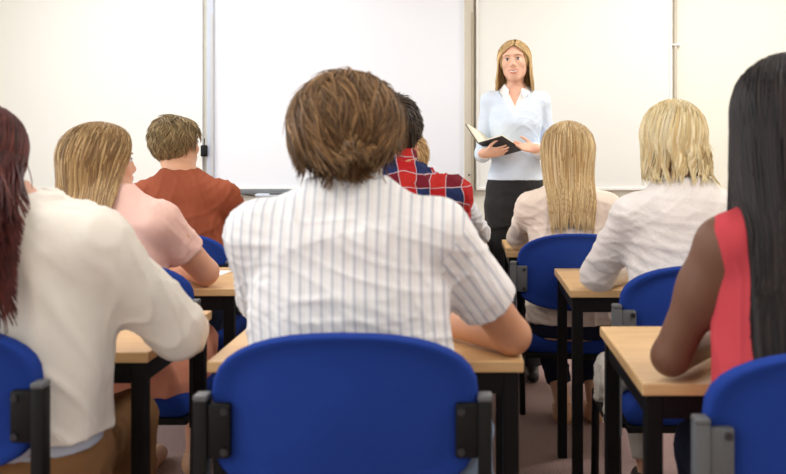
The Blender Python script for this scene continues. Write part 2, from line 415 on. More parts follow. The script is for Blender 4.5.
# ------------------------------------------------------------------ signed-distance modelling of figures and clothes
class SDF:
    def __init__(s, lo, hi, h):
        s.h = h; s.lo = np.array(lo, float); s.n = np.ceil((np.array(hi)-s.lo)/h).astype(int)+1
        s.ax = [(s.lo[i]+h*np.arange(s.n[i])).astype(np.float32) for i in range(3)]
        s.D = np.full(s.n, .5, np.float32)
    def sl(s, lo, hi):
        r = []
        for i in range(3):
            a = int(max(0, math.floor((lo[i]-s.lo[i])/s.h))); b = int(min(s.n[i], math.ceil((hi[i]-s.lo[i])/s.h)+1))
            r.append(slice(a, max(a, b)))
        return tuple(r)
    def grid(s, q): return (s.ax[0][q[0]][:, None, None], s.ax[1][q[1]][None, :, None], s.ax[2][q[2]][None, None, :])
    def op(s, fn, lo, hi, k, mode):
        q = s.sl(lo, hi); A = s.D[q]
        if A.size == 0: return
        d = fn(*s.grid(q)).astype(np.float32)
        if mode == 'u':
            if k <= 0: s.D[q] = np.minimum(A, d); return
            h = np.clip(.5+.5*(A-d)/k, 0, 1); s.D[q] = A+(d-A)*h-k*h*(1-h)
        elif mode == 's':
            d = -d; k = max(k, 1e-4)
            h = np.clip(.5-.5*(A-d)/k, 0, 1); s.D[q] = A+(d-A)*h+k*h*(1-h)
    def cone(s, a, b, r1, r2, k=.02, mode='u', cut=None):
        a = np.array(a, float); b = np.array(b, float); pad = max(r1, r2)+k+.02
        ab = b-a; L2 = float(ab@ab)+1e-12
        def fn(x, y, z):
            t = np.clip(((x-a[0])*ab[0]+(y-a[1])*ab[1]+(z-a[2])*ab[2])/L2, 0, 1)
            d = np.sqrt((x-a[0]-t*ab[0])**2+(y-a[1]-t*ab[1])**2+(z-a[2]-t*ab[2])**2)-(r1+(r2-r1)*t)
            if cut is not None:      # flat end at fraction `cut` of the way
                L = math.sqrt(L2); u = ab/L
                pl = (x-a[0])*u[0]+(y-a[1])*u[1]+(z-a[2])*u[2]-cut*L
                d = np.maximum(d, pl)
            return d
        s.op(fn, np.minimum(a, b)-pad, np.maximum(a, b)+pad, k, mode)
    def ell(s, c, r, k=.02, Rm=None, mode='u'):
        c = np.array(c, float); r = np.array(r, float); pad = r.max()+k+.02
        def fn(x, y, z):
            x = x-c[0]; y = y-c[1]; z = z-c[2]
            if Rm is not None:
                x, y, z = (Rm[0, 0]*x+Rm[1, 0]*y+Rm[2, 0]*z, Rm[0, 1]*x+Rm[1, 1]*y+Rm[2, 1]*z, Rm[0, 2]*x+Rm[1, 2]*y+Rm[2, 2]*z)
            k0 = np.sqrt((x/r[0])**2+(y/r[1])**2+(z/r[2])**2); k1 = np.sqrt((x/r[0]**2)**2+(y/r[1]**2)**2+(z/r[2]**2)**2)+1e-6
            return k0*(k0-1)/k1
        s.op(fn, c-pad, c+pad, k, mode)
    def loft(s, L, k=.03, off=0, zlo=None, zhi=None, mode='u'):
        zs = L.z; pad = .05+k
        zl = zs[0] if zlo is None else zlo; zh = zs[-1] if zhi is None else zhi
        mx = L.a.max()+off+pad; my = L.b.max()+off+pad; mm = max(mx, my)
        lo = (L.cx.min()-mm, L.cy.min()-mm, zl-pad); hi = (L.cx.max()+mm, L.cy.max()+mm, zh+pad)
        def fn(x, y, z):
            return np.maximum(L.dist(x, y, z, off), np.maximum(zl-z, z-zh))
        s.op(fn, lo, hi, k, mode)
    def mesh(s):
        D = s.D; D[D == 0] = 1e-6
        D[0], D[-1], D[:, 0], D[:, -1], D[:, :, 0], D[:, :, -1] = (.5,)*6
        nx, ny, nz = D.shape
        ins = D < 0
        S = np.zeros((nx-1, ny-1, nz-1), np.uint8)
        for i in (0, 1):
            for j in (0, 1):
                for k in (0, 1): S += ins[i:nx-1+i, j:ny-1+j, k:nz-1+k]
        act = (S > 0) & (S < 8)
        idx = np.argwhere(act); n = len(idx)
        ID = np.full(act.shape, -1, np.int32); ID[act] = np.arange(n)
        acc = np.zeros((n, 3)); cnt = np.zeros(n)
        cor = {}
        for i in (0, 1):
            for j in (0, 1):
                for k in (0, 1): cor[i, j, k] = D[idx[:, 0]+i, idx[:, 1]+j, idx[:, 2]+k].astype(float)
        for axis in range(3):
            for u in (0, 1):
                for v in (0, 1):
                    c0 = [0, 0, 0]; o = [q for q in range(3) if q != axis]; c0[o[0]] = u; c0[o[1]] = v
                    c1 = list(c0); c1[axis] = 1
                    d0 = cor[tuple(c0)]; d1 = cor[tuple(c1)]; m_ = (d0 < 0) != (d1 < 0)
                    t = np.where(m_, d0/np.where(m_, d0-d1, 1), 0)
                    for q in range(3):
                        acc[:, q] += np.where(m_, (t if q == axis else c0[q]), 0)
                    cnt += m_
        P = s.lo+(idx+acc/cnt[:, None])*s.h
        faces = []
        for axis in range(3):
            o = [q for q in range(3) if q != axis]
            sa = [slice(None)]*3; sb = [slice(None)]*3; sa[axis] = slice(0, -1); sb[axis] = slice(1, None)
            A = ins[tuple(sa)]; B = ins[tuple(sb)]; E = np.argwhere(A != B)
            E = E[(E[:, o[0]] > 0) & (E[:, o[1]] > 0)]
            flip = A[E[:, 0], E[:, 1], E[:, 2]]
            def cid(du, dv):
                q = E.copy(); q[:, o[0]] -= du; q[:, o[1]] -= dv; return ID[q[:, 0], q[:, 1], q[:, 2]]
            qd = np.stack([cid(1, 1), cid(0, 1), cid(0, 0), cid(1, 0)], 1)
            fl = flip if axis != 1 else ~flip
            qd[~fl] = qd[~fl][:, ::-1]
            faces.append(qd)
        Fq = np.concatenate(faces); Fq = Fq[(Fq >= 0).all(1)]
        return P, Fq

class Loft:
    """torso volume: stations (z, cx, cy, half width a, half depth b) bottom to top, turned by yaw"""
    def __init__(s, st, yaw=0, e=2.4):
        st = np.array(sorted(st), float)
        zz = np.linspace(st[0, 0], st[-1, 0], 80)
        s.z = zz
        def sm(c):
            v = np.interp(zz, st[:, 0], c); K = np.array([1, 2, 3, 2, 1])/9
            return np.convolve(np.pad(v, 2, 'edge'), K, 'valid')
        s.cx, s.cy, s.a, s.b = [sm(st[:, i]) for i in (1, 2, 3, 4)]
        s.c, s.s_ = math.cos(yaw), math.sin(yaw); s.e = e
    def at(s, z):
        z = np.asarray(z)
        return [np.interp(z, s.z, v) for v in (s.cx, s.cy, s.a, s.b)]
    def loc(s, x, y, z):
        cx, cy, a, b = [v.astype(np.float32) for v in s.at(z)]
        dx = x-cx; dy = y-cy
        return dx*s.c+dy*s.s_, -dx*s.s_+dy*s.c, a, b
    def dist(s, x, y, z, off=0):
        lx, ly, a, b = s.loc(x, y, z); a = a+off; b = b+off; e = s.e
        k0 = ((np.abs(lx)/a)**e+(np.abs(ly)/b)**e)**(1/e)
        k1 = np.sqrt((lx/a**2)**2+(ly/b**2)**2)+1e-4
        r = np.sqrt(lx**2+ly**2)+1e-5
        # distance along the ray, tempered by the local gradient
        return (k0-1)*np.minimum(r/np.maximum(k0, 1e-4), np.maximum(k0, .2)/k1)

def folds(P, N, amp, freq, seed, stretch=(1, 1, 1), n=5, mask=None):
    """soft drape plus sharper creases"""
    r = np.random.default_rng(seed); st = np.array(stretch, float); Q = P*st
    W = np.stack([np.sin(Q@(r.normal(size=3)*freq*.35)+r.uniform(0, 6)) for _ in range(3)], 1)*.9
    d = np.zeros(len(P))
    for i in range(n):
        k = r.normal(size=3); k /= np.linalg.norm(k)
        d += np.sin(Q@(k*freq*(.5+.25*i))+W@r.normal(size=3)*1.3+r.uniform(0, 6))/(1+i*.3)
    c = np.zeros(len(P))
    for i in range(6):
        k = r.normal(size=3); k /= np.linalg.norm(k)
        v = np.sin(Q@(k*freq*(1.1+.35*i))+W@r.normal(size=3)*1.8+r.uniform(0, 6))
        g = .5+.5*np.sin(Q@(r.normal(size=3)*freq*.3)+r.uniform(0, 6))
        c += (np.exp(-(v/.35)**2))*g**2
    return P+N*(d*.45*amp+(c-.6)*amp*.9)[:, None]

def vnormals(P, Fq):
    a, b, c, d = P[Fq[:, 0]], P[Fq[:, 1]], P[Fq[:, 2]], P[Fq[:, 3]]
    fn = np.cross(c-a, d-b); N = np.zeros_like(P)
    for i in range(4): np.add.at(N, Fq[:, i], fn)
    return N/(np.linalg.norm(N, axis=1)[:, None]+1e-9)

def finish(f, name, mt, parent, fold=None, attrs=None, post=None):
    P, Fq = f.mesh(); 
    if fold: P = folds(P, vnormals(P, Fq), *fold[:3], **(fold[3] if len(fold) > 3 else {}))
    if post: P = post(P)
    if len(P) == 0: return None
    me = mesh_np(name, P, Fq, mt)
    if attrs:
        for k, fn in attrs.items():
            v = fn(P).astype(np.float32)
            if len(me.vertices) == len(v):
                at = me.attributes.new(k, 'FLOAT', 'POINT'); at.data.foreach_set('value', v)
    return link(name, me, parent)

def rotz(a): c, s = math.cos(a), math.sin(a); return np.array([[c, -s, 0], [s, c, 0], [0, 0, 1.]])
def rotx(a): c, s = math.cos(a), math.sin(a); return np.array([[1, 0, 0], [0, c, -s], [0, s, c.real]])
def roty(a): c, s = math.cos(a), math.sin(a); return np.array([[c, 0, s], [0, 1, 0], [-s, 0, c]])

def head_sdf(f, C, Rm, sc=1.0, male=False, jaw=None):
    T = lambda *p: C+Rm@(np.array(p)*sc)
    g = lambda r: r*sc
    f.ell(T(0, -.018, .03), np.array((.075, .094, .086))*sc, .02, Rm)
    f.ell(T(0, .02, -.025), np.array((.064, .07, .082))*sc, .03, Rm)
    jw = jaw or (.056 if male else .05)
    for s in (-1, 1):
        f.cone(T(s*jw, .0, -.052), T(s*.016, .066, -.094), g(.018), g(.015), .03)
        f.ell(T(s*.04, .062, -.022), np.array((.02, .018, .018))*sc, .02, Rm)
        f.cone(T(s*.012, .083, .032), T(s*.05, .066, .03), g(.009), g(.008), .015)
        f.ell(T(s*.0305, .102, .007), np.array((.016, .015, .011))*sc, .012, Rm, 's')
        # ear
        ec = T(s*.078, -.008, -.002)
        Re = Rm@rotz(-s*.35)
        f.ell(ec, np.array((.007, .018, .031))*sc, .008, Re)
        f.ell(T(s*.087, -.004, .002), np.array((.006, .009, .016))*sc, .004, Re, 's')
        f.ell(T(s*.011, .093, -.03), np.array((.009, .009, .007))*sc, .008, Rm)
    f.ell(T(0, .07, -.1), np.array((.021, .016, .014))*sc, .02, Rm)
    f.cone(T(0, .086, .014), T(0, .103, -.024), g(.0065), g(.0090), .012)
    f.ell(T(0, .075, -.060), np.array((.033, .019, .024))*sc, .02, Rm)

def blob(name, c, r, Rm, mt, parent, ny=12, nx=16):
    th = np.linspace(0, math.pi, ny); ph = np.linspace(0, 2*math.pi, nx, endpoint=False)
    P = np.array([[math.sin(t)*math.cos(p), math.sin(t)*math.sin(p), math.cos(t)] for t in th for p in ph])*np.array(r)
    P = P@Rm.T+c
    Fq = [[i*nx+j, (i+1)*nx+j, (i+1)*nx+(j+1) % nx, i*nx+(j+1) % nx] for i in range(ny-1) for j in range(nx)]
    return link(name, mesh_np(name, P, Fq, mt), parent)

def tubes_np(paths, radii, flat, nrm, nside=5):
    """paths (L, n, 3), radii (L, n), nrm (L, n, 3) outward: flattened tubes"""
    L, n, _ = paths.shape
    T = np.gradient(paths, axis=1); T /= np.linalg.norm(T, axis=2, keepdims=True)+1e-9
    U = np.cross(T, nrm); U /= np.linalg.norm(U, axis=2, keepdims=True)+1e-9
    W = np.cross(U, T)
    ang = 2*math.pi*np.arange(nside)/nside
    V = paths[:, :, None, :]+(U[:, :, None, :]*np.cos(ang)[None, None, :, None]+W[:, :, None, :]*(np.sin(ang)*flat)[None, None, :, None])*radii[:, :, None, None]
    base = (np.arange(L)[:, None, None]*n+np.arange(n-1)[None, :, None])*nside
    k = np.arange(nside)[None, None, :]; k2 = (k+1) % nside
    Fq = np.stack([base+k, base+k2, base+nside+k2, base+nside+k], -1).reshape(-1, 4)
    return V.reshape(-1, 3), Fq

def hair_obj(parent, paths, radii, flat, nrm, cols, baseP=None, baseF=None, basecol=None, name='hair'):
    P, Fq = tubes_np(paths, radii, flat, nrm)
    n = paths.shape[1]*5
    C = np.repeat(cols, n, axis=0)
    if baseP is not None:
        Fq = np.concatenate([Fq, baseF+len(P)]); P = np.concatenate([P, baseP]); C = np.concatenate([C, np.tile(basecol, (len(baseP), 1))])
    me = mesh_np(name, P, Fq, HAIR)
    a = me.color_attributes.new('hcol', 'FLOAT_COLOR', 'POINT')
    if len(me.vertices) == len(C): a.data.foreach_set('color', np.concatenate([C, np.ones((len(C), 1))], 1).astype(np.float32).ravel())
    return link(name, me, parent)

def pal(cols, n, r, spread=.12):
    cs = np.array([srgb(*c)[:3] for c in cols]); i = r.integers(0, len(cs), n)
    c = cs[i]*.62+cs.mean(0)*.38; return c*(1+r.normal(0, spread, (n, 1))).clip(.6, 1.5)

def long_hair(parent, C, Rm, rad, zend, cols, n=1400, part=.0, phimax=125, torso=None, seed=1, jit=.03, taper=.75, w=.006,
              sag=0.0, wave=.004, crown=-.1, push=.035, thr=.7, front=.75, cut=(.078, .098, .118), endy=0, frame=.5, sc=1.0, side_end=None, clump=1.0):
    """hair combed from a parting over the skull, then hanging; rad = hair-shell radii around the head centre"""
    r = np.random.default_rng(seed)
    phi = R(phimax)*np.sign(r.uniform(-1, 1, n))*np.sqrt(r.uniform(0, 1, n))*1.0
    phi = np.where(r.uniform(size=n) < .6, r.uniform(-1, 1, n)*R(phimax), phi)
    ns, nh = 9, 13
    shell = 1-.05*r.uniform(0, 1, n)**1.5
    root = np.stack([part+np.sin(phi)*.10+r.normal(0, .03, n), crown+(front*(np.abs(phi)/R(phimax))**1.3)+r.normal(0, .10, n), np.ones(n)], 1)
    root /= np.linalg.norm(root, axis=1, keepdims=True)
    side = np.stack([np.sin(phi), -np.cos(phi), -.25+0*phi], 1)
    # start some locks further down so the shell is full
    s0 = r.uniform(0, .55, n)*(r.uniform(size=n) < .6)
    S = s0[:, None]+(1-s0[:, None])*np.linspace(0, 1, ns)[None]
    d = root[:, None]*(1-S[..., None])+side[:, None]*S[..., None]
    d /= np.linalg.norm(d, axis=2, keepdims=True)
    rad = np.array(rad)*sc
    Pt = d*rad*shell[:, None, None]+np.array((0, -.012, .022))*sc
    P1 = Pt@Rm.T+C
    last = P1[:, -1]
    if side_end is None: ze = zend+r.normal(0, jit, n)
    else: ze = zend+(side_end-zend)*(np.abs(phi)/R(phimax))**2+r.normal(0, jit, n)
    ze = np.minimum(ze, last[:, 2]-.01)
    t = np.linspace(0, 1, nh+1)[1:]
    H = np.repeat(last[:, None], nh, 1)
    H[..., 2] = last[:, 2:3]+(ze-last[:, 2])[:, None]*t[None]
    q = (1-(1-taper)*t**1.2)[None]
    H[..., 0] = C[0]+(last[:, 0:1]-C[0])*q+sag*t[None]
    H[..., 1] = C[1]-.02+(last[:, 1:2]-C[1]+.02)*(1-(1-taper)*.6*t[None])+endy*t[None]
    # locks clump towards common tips
    nc = max(8, int(26/clump)); cph = np.linspace(-R(phimax), R(phimax), nc); ci = np.abs(phi[:, None]-cph[None]+r.normal(0, .05, (n, 1))).argmin(1)
    for c_ in range(nc):
        mk = ci == c_
        if mk.sum() > 1:
            mean = H[mk].mean(0, keepdims=True)
            H[mk] += (mean-H[mk])*np.array([1, .75, 0])*(.55*t**1.5)[None, :, None]
    ph1 = (phi*9)[:, None]
    H[..., 0] += wave*t[None]*np.sin(ph1+H[..., 2]*38+ci[:, None])*2
    H[..., 1] += wave*t[None]*np.cos(ph1*1.3+H[..., 2]*31)*1.5
    if torso is not None:
        lx, ly, a, b = torso.loc(H[..., 0], H[..., 1], H[..., 2])
        off = push; qq = ((np.abs(lx)/(a+off))**2.3+(np.abs(ly)/(b+off))**2.3)**(1/2.3)
        cx, cy, _, _ = torso.at(H[..., 2])
        ins = (qq < 1) & (H[..., 2] < torso.z[-1])
        # slide outwards along the depth axis (rear for the back, front for the front)
        need = (b+off)*np.clip(1-(np.abs(lx)/(a+off))**2.3, 0, 1)**(1/2.3)
        newly = np.where(ly < b*thr, -need, need)
        H[..., 1] = np.where(ins, cy+newly*1.0, H[..., 1])
    P = np.concatenate([P1, H], 1)
    for _ in range(5):
        P[:, 1:-1] = P[:, 1:-1]*.5+(P[:, :-2]+P[:, 2:])*.25
    N_ = P-(C+np.array([0, 0, 0])); N_[..., 2] *= .3
    N_ = N_/np.linalg.norm(N_, axis=2, keepdims=True)
    m_ = P.shape[1]; tt = np.linspace(0, 1, m_)
    wr = w*(r.uniform(.6, 1.3, n))[:, None]*(np.minimum(1, .35+tt*4)*np.clip((1.02-tt)*4, .12, 1)**.8)[None]
    col = pal(cols, n, r)
    # inner cap so that nothing shines through
    f = SDF(C-.2*sc, C+.2*sc, .008)
    f.ell(C+Rm@(np.array((0, -.012, .022))*sc), rad*.915, .01, Rm)
    f.ell(C+Rm@(np.array((0, .12, -.035))*sc), np.array(cut)*sc, .02, Rm, 's')
    bp, bf = f.mesh()
    hair_obj(parent, P, wr, .35, N_, col, bp, bf, np.array([srgb(*c)[:3] for c in cols]).mean(0)*.7)

def short_hair(parent, C, Rm, rad, cols, n=1500, seed=2, length=.05, w=.005, lift=.25, wave=0, swirl=.35, down=1.0, zmin=-.055,
               sc=1.0, tuft=0, nape=-.075, up=(.12, -.45, .9), curl=0, fl=1.0):
    r = np.random.default_rng(seed); P0 = []
    rad = np.array(rad)*sc; off = np.array((0, -.014, .024))*sc
    while len(P0) < n:
        v = r.normal(size=3); v /= np.linalg.norm(v); p = v*rad*.93+off
        y, z = p[1]/sc, p[2]/sc
        lim = nape if y < -.02 else (-.02 if y < .02 else .045+(y-.02)*.35)
        if z > lim and v@(np.array(up)/np.linalg.norm(up)) < .975 and not (abs(p[0])/sc > .05 and z < .015 and y > -.03): P0.append(np.append(v, 0))
    P0 = np.array(P0)[:, :3]
    m_ = 9; L = length*r.uniform(.6, 1.25, n); step = L/(m_-1)
    clow = np.clip(.9-P0[:, 2]*1.6, 0, 1) if length > .1 else np.ones(n)
    up = np.array(up); up = up/ np.linalg.norm(up)        # crown
    fld = np.sin(P0*5+np.array((1, 2, 3)))*.3
    X = P0*(rad*(.985-.04*r.uniform(size=(n, 1))))+off; out = [X.copy()]
    ph = 2.2*np.sin(P0@np.array((5, 4, 6)))+2*np.sin(P0@np.array((-7, 5, 3)))+r.uniform(-.35, .35, n)
    for i in range(1, m_):
        nv = (X-off)/rad**2; nv /= np.linalg.norm(nv, axis=1, keepdims=True)
        g = nv-up; t_ = g-(g*nv).sum(1, keepdims=True)*nv
        t_ /= np.linalg.norm(t_, axis=1, keepdims=True)+1e-6
        sw = np.cross(nv, t_)
        dn = np.array((0, 0, -1.))-(nv@np.array((0, 0, -1.)))[:, None]*nv
        s = i/(m_-1)
        d = t_*.7+dn*down*(.5+s*.5)+sw*(swirl+fld[:, :1]*fl+wave*np.sin(ph+s*5)[:, None])+nv*((lift*(1-s*.9)+curl*max(0, s-.55)*2.2)*clow)[:, None]
        d /= np.linalg.norm(d, axis=1, keepdims=True)
        X = X+d*step[:, None]
        k0 = np.sqrt((((X-off)/(rad*.95))**2).sum(1)); X = np.where((k0 < 1)[:, None], off+(X-off)/k0[:, None], X)
        out.append(X.copy())
    P = np.stack(out, 1)
    N_ = (P-off); N_ /= np.linalg.norm(N_, axis=2, keepdims=True)
    P = P@Rm.T+C; N_ = N_@Rm.T
    tt = np.linspace(0, 1, m_)
    wr = w*r.uniform(.6, 1.3, n)[:, None]*np.clip((1.03-tt)*2.2, .12, 1)[None]
    f = SDF(C-.2*sc, C+.2*sc, .007)
    f.ell(C+Rm@(off), rad*.93, .01, Rm)
    f.ell(C+Rm@(np.array((0, .10, -.05))*sc), np.array((.09, .085, .10))*sc, .015, Rm, 's')
    f.ell(C+Rm@(np.array((0, -.02, -.125))*sc), np.array((.12, .14, .055+.0))*sc, .015, Rm, 's')
    bp, bf = f.mesh()
    hair_obj(parent, P, wr, .4, N_, pal(cols, n, r, .16), bp, bf, np.array([srgb(*c)[:3] for c in cols]).mean(0)*.7)

def hand_sdf(f, Wp, d, nrm, thumb, sc=1.0, curl=.35, k=.004):
    """d: towards the fingers, nrm: out of the back of the hand, thumb: towards the thumb side"""
    d = d/np.linalg.norm(d); nrm = nrm-d*(nrm@d); nrm /= np.linalg.norm(nrm)
    lat = np.cross(d, nrm); lat = lat if lat@thumb > 0 else -lat
    Rm = np.stack([lat, d, nrm], 1)
    f.cone(Wp-d*.02, Wp+d*.02*sc, .024*sc, .024*sc, .015)
    f.ell(Wp+d*.05*sc, np.array((.041, .05, .0155))*sc, .015, Rm)
    for i, (o, L, b) in enumerate(((.030, .068, .082), (.010, .077, .088), (-.010, .072, .086), (-.028, .056, .078))):
        p = Wp+d*b*sc+lat*o*sc*.95; c = curl*(.7+.18*i); v = d+lat*o*3.5; v /= np.linalg.norm(v)
        f.cone(Wp+d*.04*sc+lat*o*.8*sc, p, .011*sc, .0095*sc, .006)
        for j, (fr, rr) in enumerate(((.45, .0088), (.31, .0078), (.24, .0068))):
            ang = c*(j+.7); v2 = v*math.cos(ang)-nrm*math.sin(ang)
            q = p+v2*L*fr*sc; f.cone(p, q, (rr+.0006)*sc, rr*sc, k); p = q
    p = Wp+d*.022*sc+lat*.026*sc; v = d*.62+lat*.75-nrm*.25; v /= np.linalg.norm(v)
    q = p+v*.042*sc; f.cone(p, q, .0145*sc, .0105*sc, .01)
    v = v*.8+d*.45; v /= np.linalg.norm(v); q2 = q+v*.03*sc; f.cone(q, q2, .0102*sc, .009*sc, k)
    v = v*.85+d*.4-nrm*.1; v /= np.linalg.norm(v); f.cone(q2, q2+v*.024*sc, .009*sc, .0075*sc, k)

def face_parts(root, C, Rm, sc, lipcol, browcol, smile=False, female=True):
    T = lambda *p: C+Rm@(np.array(p)*sc)
    for s in (-1, 1):
        e = blob('eye', T(s*.0305, .0755, .006), np.array((.0135, .0125, .0085))*sc, Rm, M['eye'], root)
        i = blob('iris', T(s*.0305, .0845, .006), np.array((.0062, .004, .0062))*sc, Rm, M['iris'], e)
        a = MB(); a.tube([tuple(T(s*x, y, z)) for x, y, z in ((.014, .0920, .0255), (.026, .0918, .0295), (.038, .084, .0305), (.048, .0740, .0255))],
                         [.0014*sc, .0021*sc, .0019*sc, .0008*sc], 8)
        o = a.build('eyebrow', browcol, None, True); o.parent = root; o.matrix_parent_inverse = Matrix.Translation(root.location).inverted()
        a = MB(); a.tube([tuple(T(s*x, y, z)) for x, y, z in ((.0175, .0855, .006), (.024, .089, .0125), (.033, .0885, .0135), (.042, .082, .0085))],
                         [.0008*sc, .0017*sc, .0018*sc, .001*sc], 6)
        o = a.build('eyelashes', M['cover'], None, True); o.parent = root; o.matrix_parent_inverse = Matrix.Translation(root.location).inverted()
    up = .004 if smile else .001
    for nm, zz, r0, yy in (('upper_lip', -.0575 if smile else -.050, .0024 if smile else .0036, .0985), ('lower_lip', -.0745 if smile else -.0585, .0034 if smile else .0045, .0965)):
        pts = []; rs = []
        for u in np.linspace(-1, 1, 11):
            wid = .031 if smile else .022
            zc = -.052 if smile else -.053
            z = zc+(zz-zc)*(1-u*u)
            pts.append(tuple(T(u*wid, yy-(.0125 if smile else .016)*u*u, z))); rs.append((r0*(1-.6*abs(u)**3))*sc)
        a = MB(); a.tube(pts, rs, 8)
        o = a.build(nm, lipcol, None, True); o.parent = root; o.matrix_parent_inverse = Matrix.Translation(root.location).inverted()
    if smile: blob('teeth', T(0, .0830, -.0635), np.array((.030, .0145, .0085))*sc, Rm, M['teeth'], root)

def xf(p): return np.array(p, float)

def su_fn(L, sh, el, k=.09):
    """weave coordinates: around the torso, or around the sleeve where the sleeve is nearer"""
    def which(P):
        best = np.full(len(P), 9.); idx = np.full(len(P), -1)
        for i, (a, b) in enumerate(zip(sh, el)):
            ab = b-a; t = np.clip(((P-a)@ab)/(ab@ab), .12, 1.2)
            d = np.linalg.norm(P-a-t[:, None]*ab, axis=1)
            lx, ly, A, B = L.loc(P[:, 0], P[:, 1], P[:, 2])
            out = (np.abs(lx) > A*.0+abs((a[0]-L.at(a[2])[0]))*.98)
            m_ = (d < best) & (d < k) & out; best[m_] = d[m_]; idx[m_] = i
        return idx
    def su(P):
        lx, ly, A, B = L.loc(P[:, 0], P[:, 1], P[:, 2])
        r = np.where(ly < B*.3, lx, np.sign(lx)*(2*A-np.abs(lx))+.0)
        u = lx.copy(); sel = which(P)
        for i, (a, b) in enumerate(zip(sh, el)):
            ab = (b-a)/np.linalg.norm(b-a); q = sel == i
            e1 = np.cross(ab, np.array((0, 1., 0.2))); e1 /= np.linalg.norm(e1)
            u[q] = (P[q]-a)@e1+a[0]-L.at(a[2])[0]
        return u
    def sv(P):
        v = P[:, 2].copy(); sel = which(P)
        for i, (a, b) in enumerate(zip(sh, el)):
            ab = (b-a)/np.linalg.norm(b-a); q = sel == i
            v[q] = a[2]-((P[q]-a)@ab)
        return v
    return {'su': su, 'sv': sv}

SKIN = {}
def skin(col):
    if col not in SKIN: SKIN[col] = mat('skin', col, .5, spec=.3, sss=.12, var=.03, vscale=15)
    return SKIN[col]
LIP = mat('lips', (206, 120, 112), .4); BROW = mat('eyebrow_hair', (172, 134, 100), .8); BROWD = mat('dark_eyebrow_hair', (50, 38, 30), .8)

